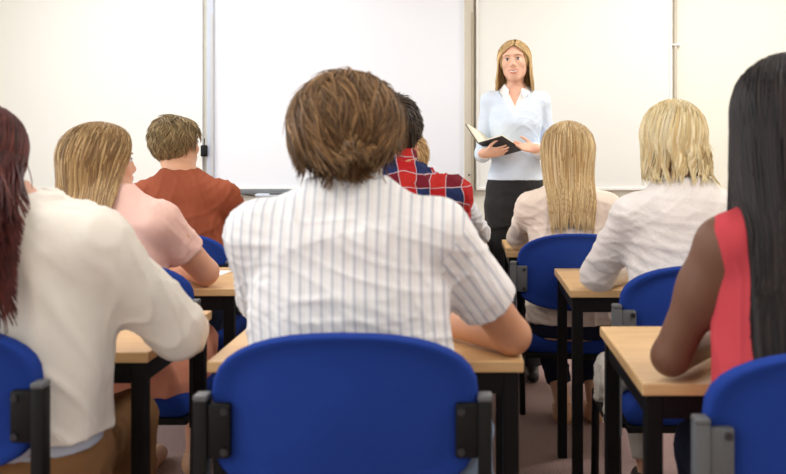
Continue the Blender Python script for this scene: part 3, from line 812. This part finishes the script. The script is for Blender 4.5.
def seated(label, x, yc, sh, sw, head, skincol, top, hair, elb, wri, hipx=None, male=False, hyaw=0, hpitch=0, hroll=0, tyaw=0,
           hs=1.0, waist=None, h=.007, legs=None, bottoms=None, detail=True, chestb=.11, sr=.06, armr=1.0, shoes=None, neckw=1.0, feet=None, trap=1.0, knees=None):
    """sh: centre between the shoulder joints; sw: half distance between them; top(dict) describes the upper garment"""
    sh = xf(sh); C = xf(head); px_ = x if hipx is None else hipx
    yp = yc+.175; waist = waist or (.155 if male else .14)
    root = empty('person', (px_, yp, 0), label, 'person', None)
    cy = lambda t: yp+(sh[1]-yp)*t; cx = lambda t: px_+(sh[0]-px_)*t
    zj = sh[2]
    nb = (sh[0]+(C[0]-sh[0])*.5, sh[1]+(C[1]-sh[1])*.45)
    st = [(.42, px_, yp, .175, .13), (.55, px_, yp, .175 if male else .178, .13), (.66, cx(.2), cy(.15), waist*1.03, .112),
          (.78, cx(.5), cy(.45), waist*1.02+.0, .105), (zj-.16, cx(.85), cy(.8), max(sw*.93, waist), chestb), (zj-.06, sh[0], sh[1], sw*1.0, chestb*.98),
          (zj+.01, sh[0], sh[1], sw*1.0, chestb*.9), (zj+.05, sh[0]+.0, sh[1], sw*.92*trap, .085), (zj+.083, sh[0], sh[1], sw*.62*trap, .07), (zj+.113, nb[0]*.5+sh[0]*.5, nb[1]*.5+sh[1]*.5, .07, .06), (zj+.145, nb[0], nb[1], .054*neckw, .055)]
    L = Loft(st, tyaw, 2.3)
    ct, s_t = math.cos(tyaw), math.sin(tyaw)
    J = [xf((sh[0]+s*sw*ct, sh[1]+s*sw*s_t, zj)) for s in (-1, 1)]
    E = [xf(e) for e in elb]; Wr = [xf(w) for w in wri]
    Rm = rotz(hyaw)@rotx(hpitch)@roty(hroll)
    feet = feet or [(px_-.09, yc+.62), (px_+.09, yc+.62)]
    K = [xf((kx, yc+.60, .49)) for kx in (knees or (px_-.10, px_+.10))]; HP = [xf((px_+s*.085, yp+.02, .51)) for s in (-1, 1)]
    A = [xf((fx, fy, .09)) for fx, fy in feet]
    pts = np.array([*E, *Wr, *J, C, *K, *A, (px_, yp-.15, 0)]); lo = pts.min(0)-.2; hi = pts.max(0)+.2; lo[2] = -.01; hi[2] = C[2]+.16*hs
    f = SDF(lo, hi, h)
    f.loft(L, .03)
    f.ell((px_, yp+.03, .49), (.165, .14, .07), .05)
    for i, s in enumerate((-1, 1)):
        f.ell(J[i]+V3(-s*.01, 0, -.005), (.055*armr, .055*armr, .055), .05)
        f.cone(J[i], E[i], .05*armr, .04*armr, .04); f.cone(E[i], Wr[i], .042*armr, .026*armr, .012)
        f.ell(J[i]+(E[i]-J[i])*.4, (.046*armr, .05*armr, .06), .03)
        dd = Wr[i]-E[i]; hand_sdf(f, Wr[i], dd*V3(1, 1, 0)+V3(0, 0, .0), V3(0, 0, 1), V3(-s, .3, 0), 1.02 if male else .92, .28)
        f.cone(HP[i], K[i], .078, .055, .04); f.cone(K[i], A[i], .052, .034, .02)
        f.cone(A[i]+V3(0, -.02, -.05), A[i]+V3(0, .13, -.062), .032, .026, .03)
    nbase = xf((nb[0], nb[1]-.0, zj+.10)); nr = (.056 if male else .047)*neckw
    f.cone(nbase, C+Rm@(V3(0, -.022, -.055)*hs), nr*1.08, nr, .025)
    head_sdf(f, C, Rm, hs, male)
    finish(f, 'body', skin(skincol), root)
    if detail: face_parts(root, C, Rm, hs, LIP, BROWD if male else BROW)
    # upper garment
    hem = top.get('hem', .60); off = top.get('off', .012); slen = top.get('sleeve', .6)
    lo2 = np.minimum.reduce([J[0], J[1], *( [E[0], E[1], Wr[0], Wr[1]] if slen > 0 else [J[0]]), xf((px_-.2, yp-.2, hem))])-.14
    hi2 = np.maximum.reduce([J[0], J[1], *( [E[0], E[1], Wr[0], Wr[1]] if slen > 0 else [J[0]]), xf((px_+.2, yp+.2, hem))])+.14; lo2[2] = min(hem-.03, .66)
    hi2[2] = zj+.2
    g = SDF(lo2, hi2, top.get('h', h))
    ztop = zj+top.get('neck', .12)
    g.loft(L, .03, off, hem, ztop)
    if slen > 0:
        for i, s in enumerate((-1, 1)):
            r0, r1 = top.get('r', (sr+.008, sr))
            g.ell(J[i]+V3(-s*.012, 0, -.004), (r0*.98, r0, r0*.96), top.get('k', .045))
            if slen <= 1:
                g.cone(J[i], E[i], r0, r1, top.get('k', .045), cut=slen)
            else:
                g.cone(J[i], E[i], r0, r1, top.get('k', .045))
                g.cone(E[i], Wr[i], r1, r1*top.get('cuff', .62)+.004, .02, cut=min(slen-1, .97))
    elif slen == 0:
        for i, s in enumerate((-1, 1)):
            g.ell(J[i]+V3(-s*.012, -.012, .008), (.052, .066, .066), .035)
    # neck opening tilted with the nape
    nc = xf((nb[0], nb[1]+.01, zj+.125)); g.ell(nc+V3(0, .035, .03), (.062*neckw, .075, .06), .01, None, 's')
    mtop = top['mat']
    attrs = su_fn(L, J, E) if top.get('weave') else None
    finish(g, top.get('name', 'shirt'), mtop, root, fold=(top.get('fold', .005), top.get('ffreq', 34), top.get('seed', 3), dict(stretch=top.get('fs', (.8, .8, 1.3)))), attrs=attrs)
    if mtop is SHEER:
        g = SDF(lo2, hi2, .008); g.loft(L, .03, .012, .56, zj-.05)
        for s in (-1, 1): g.cone(xf((sh[0]+s*.085, sh[1]-.10, zj-.08)), xf((sh[0]+s*.085, sh[1]-.02, zj+.075)), .011, .011, .004)
        finish(g, 'camisole', cloth('pale_blue_cloth', (196, 206, 222)), root)
    if top.get('collar'):
        ch, cr = top['collar']
        g = SDF(nc-.16, nc+.16, .006); c0 = xf((nb[0], nb[1]-.004, zj+.085)); c1 = c0+V3((C[0]-nb[0])*.25, .012, ch)
        g.cone(c0, c1, cr+.016, cr+.004, .005, cut=1.0); g.cone(c0+V3(0, .0, 0), c1+V3(0, .03, .03), cr+.004, cr-.008, .004, 's')
        finish(g, 'collar', top.get('cmat', mtop), root, fold=(.0015, 30, 5), attrs=attrs)
    # lower garment
    if bottoms:
        b = bottoms; g = SDF((px_-.32, yp-.22, .02), (px_+.32, yc+.88, .72), .009)
        g.loft(L, .03, .012, .425, b.get('top', .62)); g.ell((px_, yp+.03, .50), (.18, .15, .08), .05)
        for i in (0, 1):
            g.cone(HP[i], K[i], .092, .068, .04)
            al = b.get('len', .9); g.cone(K[i], A[i], .066, b.get('hemr', .052), .02, cut=al)
        if b.get('drape'):
            g.ell((px_+.17, yp+.08, .47), (.06, .2, .11), .04); g.ell((px_-.17, yp+.08, .48), (.05, .18, .09), .04)
        g.op(lambda x, y, z: z+0*x+0*y-.02, (-9, -9, -9), (9, 9, .05), .001, 's')
        finish(g, b.get('name', 'trousers'), b['mat'], root, fold=(.004, 26, 9))
    if shoes:
        for i in (0, 1):
            g = SDF(A[i]-.2, A[i]+.26, .008)
            g.cone(A[i]+V3(0, -.015, -.05), A[i]+V3(0, .135, -.06), .042, .034, .02)
            g.cone(A[i]+V3(0, -.01, -.05), A[i]+V3(0, -.01, .0), .04, .038, .02, cut=1.0)
            g.op(lambda x, y, z: z+0*x+0*y, (-9, -9, -9), (9, 9, .02), .001, 's')
            finish(g, 'shoe', shoes, root)
    if hair: hair(root, C, Rm, L)
    return root, L

def cloth(name, col, var=.03, bump=.3, bs=25, rough=.9): return mat(name, col, rough, var=var, vscale=12, bump=bump, bscale=bs, spec=.12)
SHEER = cloth('cream_chiffon', (250, 245, 234), bump=.35)
_nt = SHEER.node_tree; _p = _nt.nodes['Principled BSDF']; _p.inputs['Alpha'].default_value = .86
JEANS = cloth('dark_denim', (34, 38, 56)); LJEANS = cloth('light_denim', (150, 168, 190)); GREYT = cloth('dark_grey_cloth', (52, 54, 62))

# 1 striped shirt man
seated('person in the centre foreground with brown wavy hair and a white striped short-sleeved shirt', -.225, 1.72,
       (-.245, 1.96, 1.01), .188, (-.256, 2.02, 1.218), (206, 152, 120),
       dict(mat=ramp_mat('striped_shirt_cloth', stripes), weave=True, sleeve=.66, r=(.070, .070), hem=.54, fold=.0028, h=.0055, off=.018, collar=(.062, .066), cmat=cloth('white_collar_cloth', (240, 238, 238))),
       lambda p, C, Rm, L: short_hair(p, C, Rm, (.119, .126, .114), [(66, 47, 33), (98, 72, 48), (128, 96, 62), (164, 126, 82)], 6000, 11, .16, .0036, .05, .5, .0, .8, curl=.85, nape=-.085, up=(-.25, .95, .35), fl=.35),
       [(-.44, 2.16, .765), (.106, 2.11, .765)], [(-.34, 2.36, .757), (-.065, 2.32, .757)], male=True, waist=.19, h=.006, sr=.06,
       bottoms=dict(mat=LJEANS), shoes=M['shoe'], trap=1.0, chestb=.125, feet=[(-.3, 2.2), (.02, 2.2)], knees=(-.36, .0), armr=1.05, hs=1.02)
# 2 cream blouse woman
seated('person at the left edge in a loose cream blouse with long dark red hair', -.97, 1.81,
       (-.965, 2.0, .975), .162, (-1.078, 2.07, 1.165), (214, 160, 134),
       dict(mat=SHEER, name='blouse', sleeve=1.28, r=(.076, .059), hem=.585, off=.035, cuff=.75, fold=.006, ffreq=24, fs=(1, 1, .6), k=.06),
       lambda p, C, Rm, L: long_hair(p, C, Rm, (.104, .118, .108), .965, [(58, 24, 24), (84, 34, 30), (40, 18, 20), (104, 48, 38)], 2600, .1, 96, L, 21, .05, .95, .0042, .10, push=.078, thr=2, endy=-.17),
       [(-1.2, 2.25, .77), (-.650, 2.11, .775)], [(-1.08, 2.42, .757), (-.71, 2.33, .76)], waist=.165, bottoms=dict(mat=cloth('tan_cloth', (140, 104, 70)), top=.66), shoes=M['tan'])
# 3 pink blonde
seated('person in a pale pink top with dark blonde hair turning her face to the right', -1.07, 2.76,
       (-1.140, 3.0, .952), .160, (-1.185, 3.03, 1.14), (222, 168, 140),
       dict(mat=cloth('pink_jersey', (240, 200, 188), bump=.2), name='top', sleeve=.60, r=(.063, .058), hem=.56, off=.012, seed=8, fold=.003),
       lambda p, C, Rm, L: long_hair(p, C, Rm, (.112, .134, .112), .985, [(122, 92, 60), (162, 130, 86), (196, 166, 118), (104, 76, 46)], 2600, .1, 118, L, 31, .012, .95, .0042, 0, .002),
       [(-1.35, 3.2, .765), (-.872, 3.12, .77)], [(-1.2, 3.38, .755), (-1.02, 3.32, .757)], hyaw=-.95, tyaw=-.1, waist=.15, armr=1.08,
       bottoms=dict(mat=cloth('peach_satin', (236, 160, 130), bump=.5, rough=.5), name='skirt', drape=1, len=.15, hemr=.09), shoes=M['tan'])
# 4 rust man
seated('person in a rust-coloured T-shirt with short sandy hair, left of the central whiteboard', -1.19, 3.68,
       (-1.190, 3.92, .975), .172, (-1.235, 3.98, 1.200), (214, 164, 132),
       dict(mat=cloth('rust_jersey', (152, 82, 58), bump=.3), name='t_shirt', sleeve=.66, r=(.064, .062), hem=.54, off=.012, seed=5, fold=.005),
       lambda p, C, Rm, L: short_hair(p, C, Rm, (.093, .110, .102), [(122, 102, 70), (148, 126, 88), (104, 86, 58), (168, 146, 104)], 2600, 12, .06, .0034, .35, .8, .2, .6, nape=-.095, up=(.2, .1, .95), curl=.3, fl=.6),
       [(-1.44, 4.2, .78), (-.975, 4.22, .79)], [(-1.3, 4.42, .757), (-1.1, 4.42, .757)], male=True, trap=1.06, hyaw=-.55, waist=.165, bottoms=dict(mat=JEANS), shoes=M['shoe'])
# 5 plaid man
seated('person in a red and navy plaid shirt with short dark curly hair', -.23, 2.80,
       (-.218, 3.06, 1.022), .174, (-.236, 3.12, 1.238), (190, 128, 98),
       dict(mat=ramp_mat('plaid_shirt_cloth', plaid), weave=True, sleeve=.66, r=(.066, .068), hem=.54, off=.014, collar=(.07, .062), fold=.005, h=.006),
       lambda p, C, Rm, L: short_hair(p, C, Rm, (.088, .106, .102), [(44, 34, 26), (60, 46, 36), (76, 60, 44), (34, 26, 22)], 2600, 13, .045, .0038, .4, .7, .3, .6, curl=.6, nape=-.085),
       [(-.45, 3.38, .77), (-.06, 3.38, .79)], [(-.36, 3.58, .757), (-.15, 3.58, .757)], male=True, waist=.165, bottoms=dict(mat=JEANS), shoes=M['shoe'], hyaw=-.15)
# 6 hidden light-haired student
seated('person mostly hidden behind the plaid shirt, light curly hair, pale grey-white sleeve', -.22, 3.93,
       (-.20, 4.15, .955), .17, (-.262, 4.18, 1.13), (220, 170, 140),
       dict(mat=cloth('pale_grey_cloth', (216, 218, 226), var=.12), sleeve=1.8, r=(.06, .058), hem=.56, fold=.0065),
       lambda p, C, Rm, L: short_hair(p, C, Rm, (.092, .106, .098), [(186, 150, 100), (150, 116, 74), (206, 172, 122)], 1400, 14, .05, .004, .5, .4, .3, .7, curl=.5),
       [(-.42, 4.45, .77), (.055, 4.45, .775)], [(-.34, 4.66, .757), (-.12, 4.62, .757)], h=.008, male=True, bottoms=dict(mat=JEANS), shoes=M['shoe'], detail=False)
# 7 cream-topped blonde near the teacher
seated('person in a pale cream top with long straight highlighted blonde hair, nearest the teacher', .445, 3.62,
       (.43, 3.86, .93), .160, (.432, 3.91, 1.165), (222, 172, 144),
       dict(mat=cloth('cream_jersey', (232, 216, 202), bump=.3), name='top', sleeve=1.8, r=(.060, .056), hem=.48, off=.02, fold=.004, seed=6),
       lambda p, C, Rm, L: long_hair(p, C, Rm, (.118, .124, .112), .885, [(176, 142, 92), (208, 182, 134), (146, 110, 66), (222, 200, 158)], 2400, .0, 122, L, 41, .018, .74, .0042, 0, .003),
       [(.25, 4.2, .78), (.66, 4.2, .78)], [(.36, 4.40, .757), (.53, 4.42, .757)], waist=.15, bottoms=dict(mat=JEANS, hemr=.05, len=.82), shoes=M['tan'], feet=[(.42, 4.0), (.56, 4.02)])
# 8 lace-sleeved blonde
seated('person in a white top with lace sleeves and light blonde hair, on the right', .70, 2.68,
       (.69, 2.93, .975), .166, (.670, 2.99, 1.212), (224, 176, 148),
       dict(mat=cloth('white_lace_knit', (232, 226, 222), var=.06, bump=.5, bs=90), name='top', sleeve=1.75, r=(.060, .056), hem=.48, off=.02, fold=.0034, seed=7),
       lambda p, C, Rm, L: long_hair(p, C, Rm, (.110, .124, .112), 1.12, [(214, 192, 140), (228, 212, 168), (190, 160, 106), (238, 226, 192)], 2400, .15, 122, L, 51, .02, .93, .0046, .01, .008),
       [(.44, 3.08, .77), (.95, 3.1, .77)], [(.60, 3.30, .757), (.82, 3.32, .757)], waist=.16, hyaw=-.1, bottoms=dict(mat=cloth('cream_cloth', (204, 198, 190))), shoes=M['shoe'], feet=[(.62, 3.15), (.80, 3.2)])
# 9 coral woman
seated('person at the right edge in a sleeveless coral top with very long straight black hair', .66, 1.575,
       (.665, 1.83, 1.0), .160, (.652, 1.89, 1.246), (118, 82, 64),
       dict(mat=cloth('coral_chiffon', (204, 76, 84), bump=.3), name='sleeveless_top', sleeve=0, hem=.55, off=.018, fold=.006, ffreq=26, fs=(1.3, 1, .4)),
       lambda p, C, Rm, L: long_hair(p, C, Rm, (.114, .130, .118), .70, [(26, 22, 24), (38, 32, 32), (20, 18, 20), (50, 42, 40)], 3600, .0, 124, L, 61, .08, .97, .0040, -.02, .003, push=.04, thr=1),
       [(.418, 1.885, .77), (.85, 2.02, .77)], [(.575, 2.10, .757), (.78, 2.25, .757)], waist=.165, bottoms=dict(mat=JEANS), shoes=M['shoe'], armr=.95)

def garment():
    root = empty('draped_garment', (.44, 2.95, .45), 'cream crumpled garment hanging over the side of the lace-sleeved woman\'s seat', 'garment')
    g = SDF((.3, 2.7, .26), (.6, 3.2, .64), .006)
    g.ell((.47, 2.96, .47), (.04, .11, .06), .03); g.cone((.455, 2.88, .47), (.445, 2.87, .35), .026, .02, .03); g.cone((.455, 2.99, .48), (.445, 3.0, .39), .03, .028, .03)
    g.cone((.46, 3.04, .48), (.455, 3.06, .40), .028, .025, .03); g.cone((.47, 2.9, .47), (.54, 2.9, .445), .03, .022, .03)
    finish(g, 'cloth', cloth('crumpled_cream_cloth', (218, 212, 200), bump=.4), root, fold=(.006, 55, 12))
garment()

# ------------------------------------------------------------------ the teacher
def teacher():
    tx, ty = .262, 4.82
    root = empty('person', (tx, ty, 0), 'person standing at the front in a light blue sweater and black trousers, holding a book', 'person')
    st = [(.80, tx, ty, .135, .10), (.88, tx, ty, .148, .11), (.98, tx, ty, .142, .105), (1.10, tx, ty, .112, .082), (1.20, tx, ty-.005, .112, .090),
          (1.29, tx, ty-.018, .122, .108), (1.36, tx, ty-.005, .128, .095), (1.42, tx, ty+.005, .125, .075), (1.455, tx, ty+.008, .085, .06), (1.49, tx, ty+.01, .05, .05)]
    L = Loft(st, 0, 2.2)
    J = [V3(tx-.130, ty+.005, 1.405), V3(tx+.130, ty+.005, 1.405)]
    E = [V3(tx-.168, ty+.03, 1.135), V3(tx+.178, ty+.03, 1.13)]
    W = [V3(.102, 4.60, 1.143), V3(.346, 4.575, 1.166)]
    C = V3(.255, 4.80, 1.609); hs = .90
    Rm = rotz(math.pi-.16)@rotx(.02)@roty(.08)
    f = SDF((tx-.3, 4.36, -.01), (tx+.3, 5.02, 1.76), .004)
    f.loft(L, .02)
    Hd = [(V3(1, -.10, .10), V3(0, -.8, -.5), V3(0, .5, .8)), (V3(-.95, -.28, .10), V3(.1, .7, -.7), V3(0, .5, .85))]
    for i in (0, 1):
        f.ell(J[i], (.045, .045, .045), .04)
        f.cone(J[i], E[i], .041, .034, .03); f.cone(E[i], W[i], .035, .023, .01)
        d, n, th = Hd[i]; hand_sdf(f, W[i], d, n, th, .72, .25 if i == 0 else .25, .002)
        s = (-1, 1)[i]
        hp = V3(tx+s*.075, ty, .86); kn = V3(tx+s*.08, ty-.01, .48); an = V3(tx+s*.085, ty+.01, .09)
        f.cone(hp, kn, .075, .052, .03); f.cone(kn, an, .05, .034, .02); f.cone(an+V3(0, 0, -.045), an+V3(0, -.13, -.06), .034, .026, .02)
    f.cone(V3(tx, ty+.012, 1.46), C+Rm@(V3(0, -.02, -.055)*hs), .046, .042, .02)
    head_sdf(f, C, Rm, hs, jaw=.038)
    finish(f, 'body', skin((232, 184, 158)), root)
    face_parts(root, C, Rm, hs, LIP, BROW, smile=True)
    # white shirt: body under the sweater, collar flaps, cuffs
    WH = cloth('white_shirt_cloth', (250, 249, 248), bump=.1)
    def vcut(g, z0, slope, ymax):
        g.op(lambda x, y, z: np.maximum(np.maximum(slope*np.abs(x-(tx-.008))+z0-z, y-ymax), 0*x-1), (tx-.2, ty-.3, z0-.02), (tx+.2, ty+.1, 1.6), .002, 's')
    g = SDF((tx-.2, ty-.15, 1.2), (tx+.2, ty+.14, 1.53), .004); g.loft(L, .01, .005, 1.22, 1.472)
    g.cone(V3(tx, ty+.014, 1.45), V3(tx, ty+.012, 1.50), .054, .052, .015, cut=1)
    vcut(g, 1.375, 2.5, ty-.005); sh = finish(g, 'shirt', WH, root)
    for s in (-1, 1):
        q = [V3(tx-.006+s*.052, ty-.012, 1.497), V3(tx-.006+s*.030, ty-.064, 1.462), V3(tx-.006+s*.042, ty-.094, 1.425), V3(tx-.006+s*.075, ty-.055, 1.455), V3(tx-.006+s*.062, ty+.01, 1.485)]
        b = bmesh.new(); v0 = [b.verts.new(p) for p in q]; v1 = [b.verts.new(p+V3(s*.003, .004, -.005)) for p in q]
        n = len(q); b.faces.new(v0); b.faces.new(v1[::-1])
        for k in range(n): b.faces.new((v0[k], v0[(k+1) % n], v1[(k+1) % n], v1[k]))
        bmesh.ops.recalc_face_normals(b, faces=b.faces); me = bpy.data.meshes.new('collar_flap'); b.to_mesh(me); b.free(); me.materials.append(WH)
        link('collar_flap', me, sh)
    for i in (0, 1):
        d = W[i]-E[i]; L_ = np.linalg.norm(d); g = SDF(W[i]-.14, W[i]+.14, .005); 
        g.cone(E[i]+d*.66, W[i], .033, .030, .005, cut=1.0); finish(g, 'cuff', WH, sh)
    # sweater
    SW = cloth('pale_blue_knit', (218, 230, 245), bump=.2, bs=150)
    g = SDF((tx-.27, 4.5, .98), (tx+.27, ty+.16, 1.52), .0045)
    g.loft(L, .01, .011, 1.005, 1.485)
    for i in (0, 1):
        g.ell(J[i]+V3((.004, -.004)[i], 0, 0), (.058, .056, .056), .03)
        g.cone(J[i], E[i], .047, .040, .010); g.cone(E[i], W[i], .042, .035, .015, cut=.90)
    vcut(g, 1.320, 1.75, ty-.0)
    g.ell((tx, ty+.0, 1.50), (.066, .07, .05), .01, None, 's')
    finish(g, 'sweater', SW, root, fold=(.0014, 40, 4, dict(stretch=(.8, .8, 1.2))))
    TR = mat('black_trouser_cloth', (26, 26, 30), .8, bump=.2, bscale=30)
    g = SDF((tx-.22, ty-.18, .0), (tx+.22, ty+.18, 1.06), .006)
    g.loft(L, .02, .008, .77, 1.02)
    for s in (-1, 1):
        hp = V3(tx+s*.07, ty, .86); kn = V3(tx+s*.072, ty-.01, .48); an = V3(tx+s*.075, ty+.0, .05)
        g.cone(hp, kn, .085, .066, .03); g.cone(kn, an, .066, .078, .02, cut=.97)
    finish(g, 'trousers', TR, root, fold=(.003, 24, 2, dict(stretch=(1, 1, .5))))
    for s in (-1, 1):
        a = V3(tx+s*.08, ty+.01, .05); g = SDF(a-.22, a+.12, .007)
        g.cone(a, a+V3(0, -.16, -.02), .04, .03, .02); g.cone(a+V3(0, .02, -.01), a+V3(0, .02, -.05), .025, .012, .01)
        g.op(lambda x, y, z: z+0*x+0*y, (-9, -9, -9), (9, 9, .02), .001, 's'); finish(g, 'shoe', M['shoe'], root)
    long_hair(root, C, Rm, (.100, .108, .106), 1.478, [(204, 168, 114), (226, 192, 138), (178, 140, 90), (236, 210, 160)], 2600, -.22, 110, None, 71, .014, 1.10, .0036, 0, .003, crown=.0, sc=hs, front=.98, cut=(.09, .112, .135))
    root.scale = (1.01, 1.01, 1.01)
teacher()

# the book
def book():
    A = V3(.062, 4.60, 1.203); s = V3(.114, .15, -.068); L1 = V3(.104, -.066, .03); L2 = V3(-.054, .079, .084)
    L1 = L1/np.linalg.norm(L1)*.145; L2 = L2/np.linalg.norm(L2)*.145
    e = empty('open_book', tuple(A), 'open hardback book with dark cover and cream pages held by the teacher', 'book')
    for L_, other in ((L1, L2), (L2, L1)):
        n = np.cross(s, L_); n /= np.linalg.norm(n)
        if n@other < 0: n = -n
        def slab(o0, o1, e0, e1, i0, i1, name, mt):
            b = bmesh.new(); vs = []
            for t in (i0, i1):
                for (u, w) in ((e0, o0), (e1, o0), (e1, o1), (e0, o1)): vs.append(b.verts.new(s*u+L_*w+n*t))
            for q in ((0, 1, 2, 3), (7, 6, 5, 4), (0, 4, 5, 1), (1, 5, 6, 2), (2, 6, 7, 3), (3, 7, 4, 0)): b.faces.new([vs[k] for k in q])
            bmesh.ops.recalc_face_normals(b, faces=b.faces); me = bpy.data.meshes.new(name); b.to_mesh(me); b.free(); me.materials.append(mt)
            o = bpy.data.objects.new(name, me); COL.objects.link(o); o.parent = e
        slab(0, 1, 0, 1, 0, .003, 'cover', M['cover']); slab(.02, .96, .03, .97, .003, .012, 'pages', M['pages'])
book()

# ------------------------------------------------------------------ light
def area(name, loc, rot, sx, sy, power, col):
    l = bpy.data.lights.new(name, 'AREA'); l.shape = 'RECTANGLE'; l.size = sx; l.size_y = sy; l.energy = power; l.color = col
    o = bpy.data.objects.new(name, l); COL.objects.link(o); o.location = loc; o.rotation_euler = rot
    o['kind'] = 'structure'; return o
area('window_daylight', (XL+.02, 1.5, 1.68), (0, R(-90), 0), 1.5, 6.1, 62, (.93, .97, 1))
for y, pw in ((-1.0, 16), (1.7, 25), (4.4, 31)):
    for x in (-1.6, 1.6):
        area('ceiling_light', (x, y, ZC-.03), (0, 0, 0), 1.2, .6, pw*(1.25 if x > 0 else .9), (1, .98, .95))
w = bpy.data.worlds.new('world'); scene.world = w; w.use_nodes = True
w.node_tree.nodes['Background'].inputs[0].default_value = (.85, .92, 1, 1); w.node_tree.nodes['Background'].inputs[1].default_value = 1.0

cam = bpy.data.cameras.new('camera'); co = bpy.data.objects.new('camera', cam); COL.objects.link(co)
co.location = (0, 0, CZ); co.rotation_euler = (R(90), 0, 0)
cam.sensor_width = 36; cam.lens = F/786*36; cam.shift_x = -(HX-393)/786; cam.shift_y = -(237-HY)/786
cam.dof.use_dof = True; cam.dof.focus_distance = 4.6; cam.dof.aperture_fstop = 4.5
cam.clip_start = .05
scene.camera = co
scene.view_settings.view_transform = 'Standard'; scene.view_settings.look = 'None'
scene.view_settings.exposure = 0.02; scene.view_settings.gamma = 1.0; scene.view_settings.use_curve_mapping = False
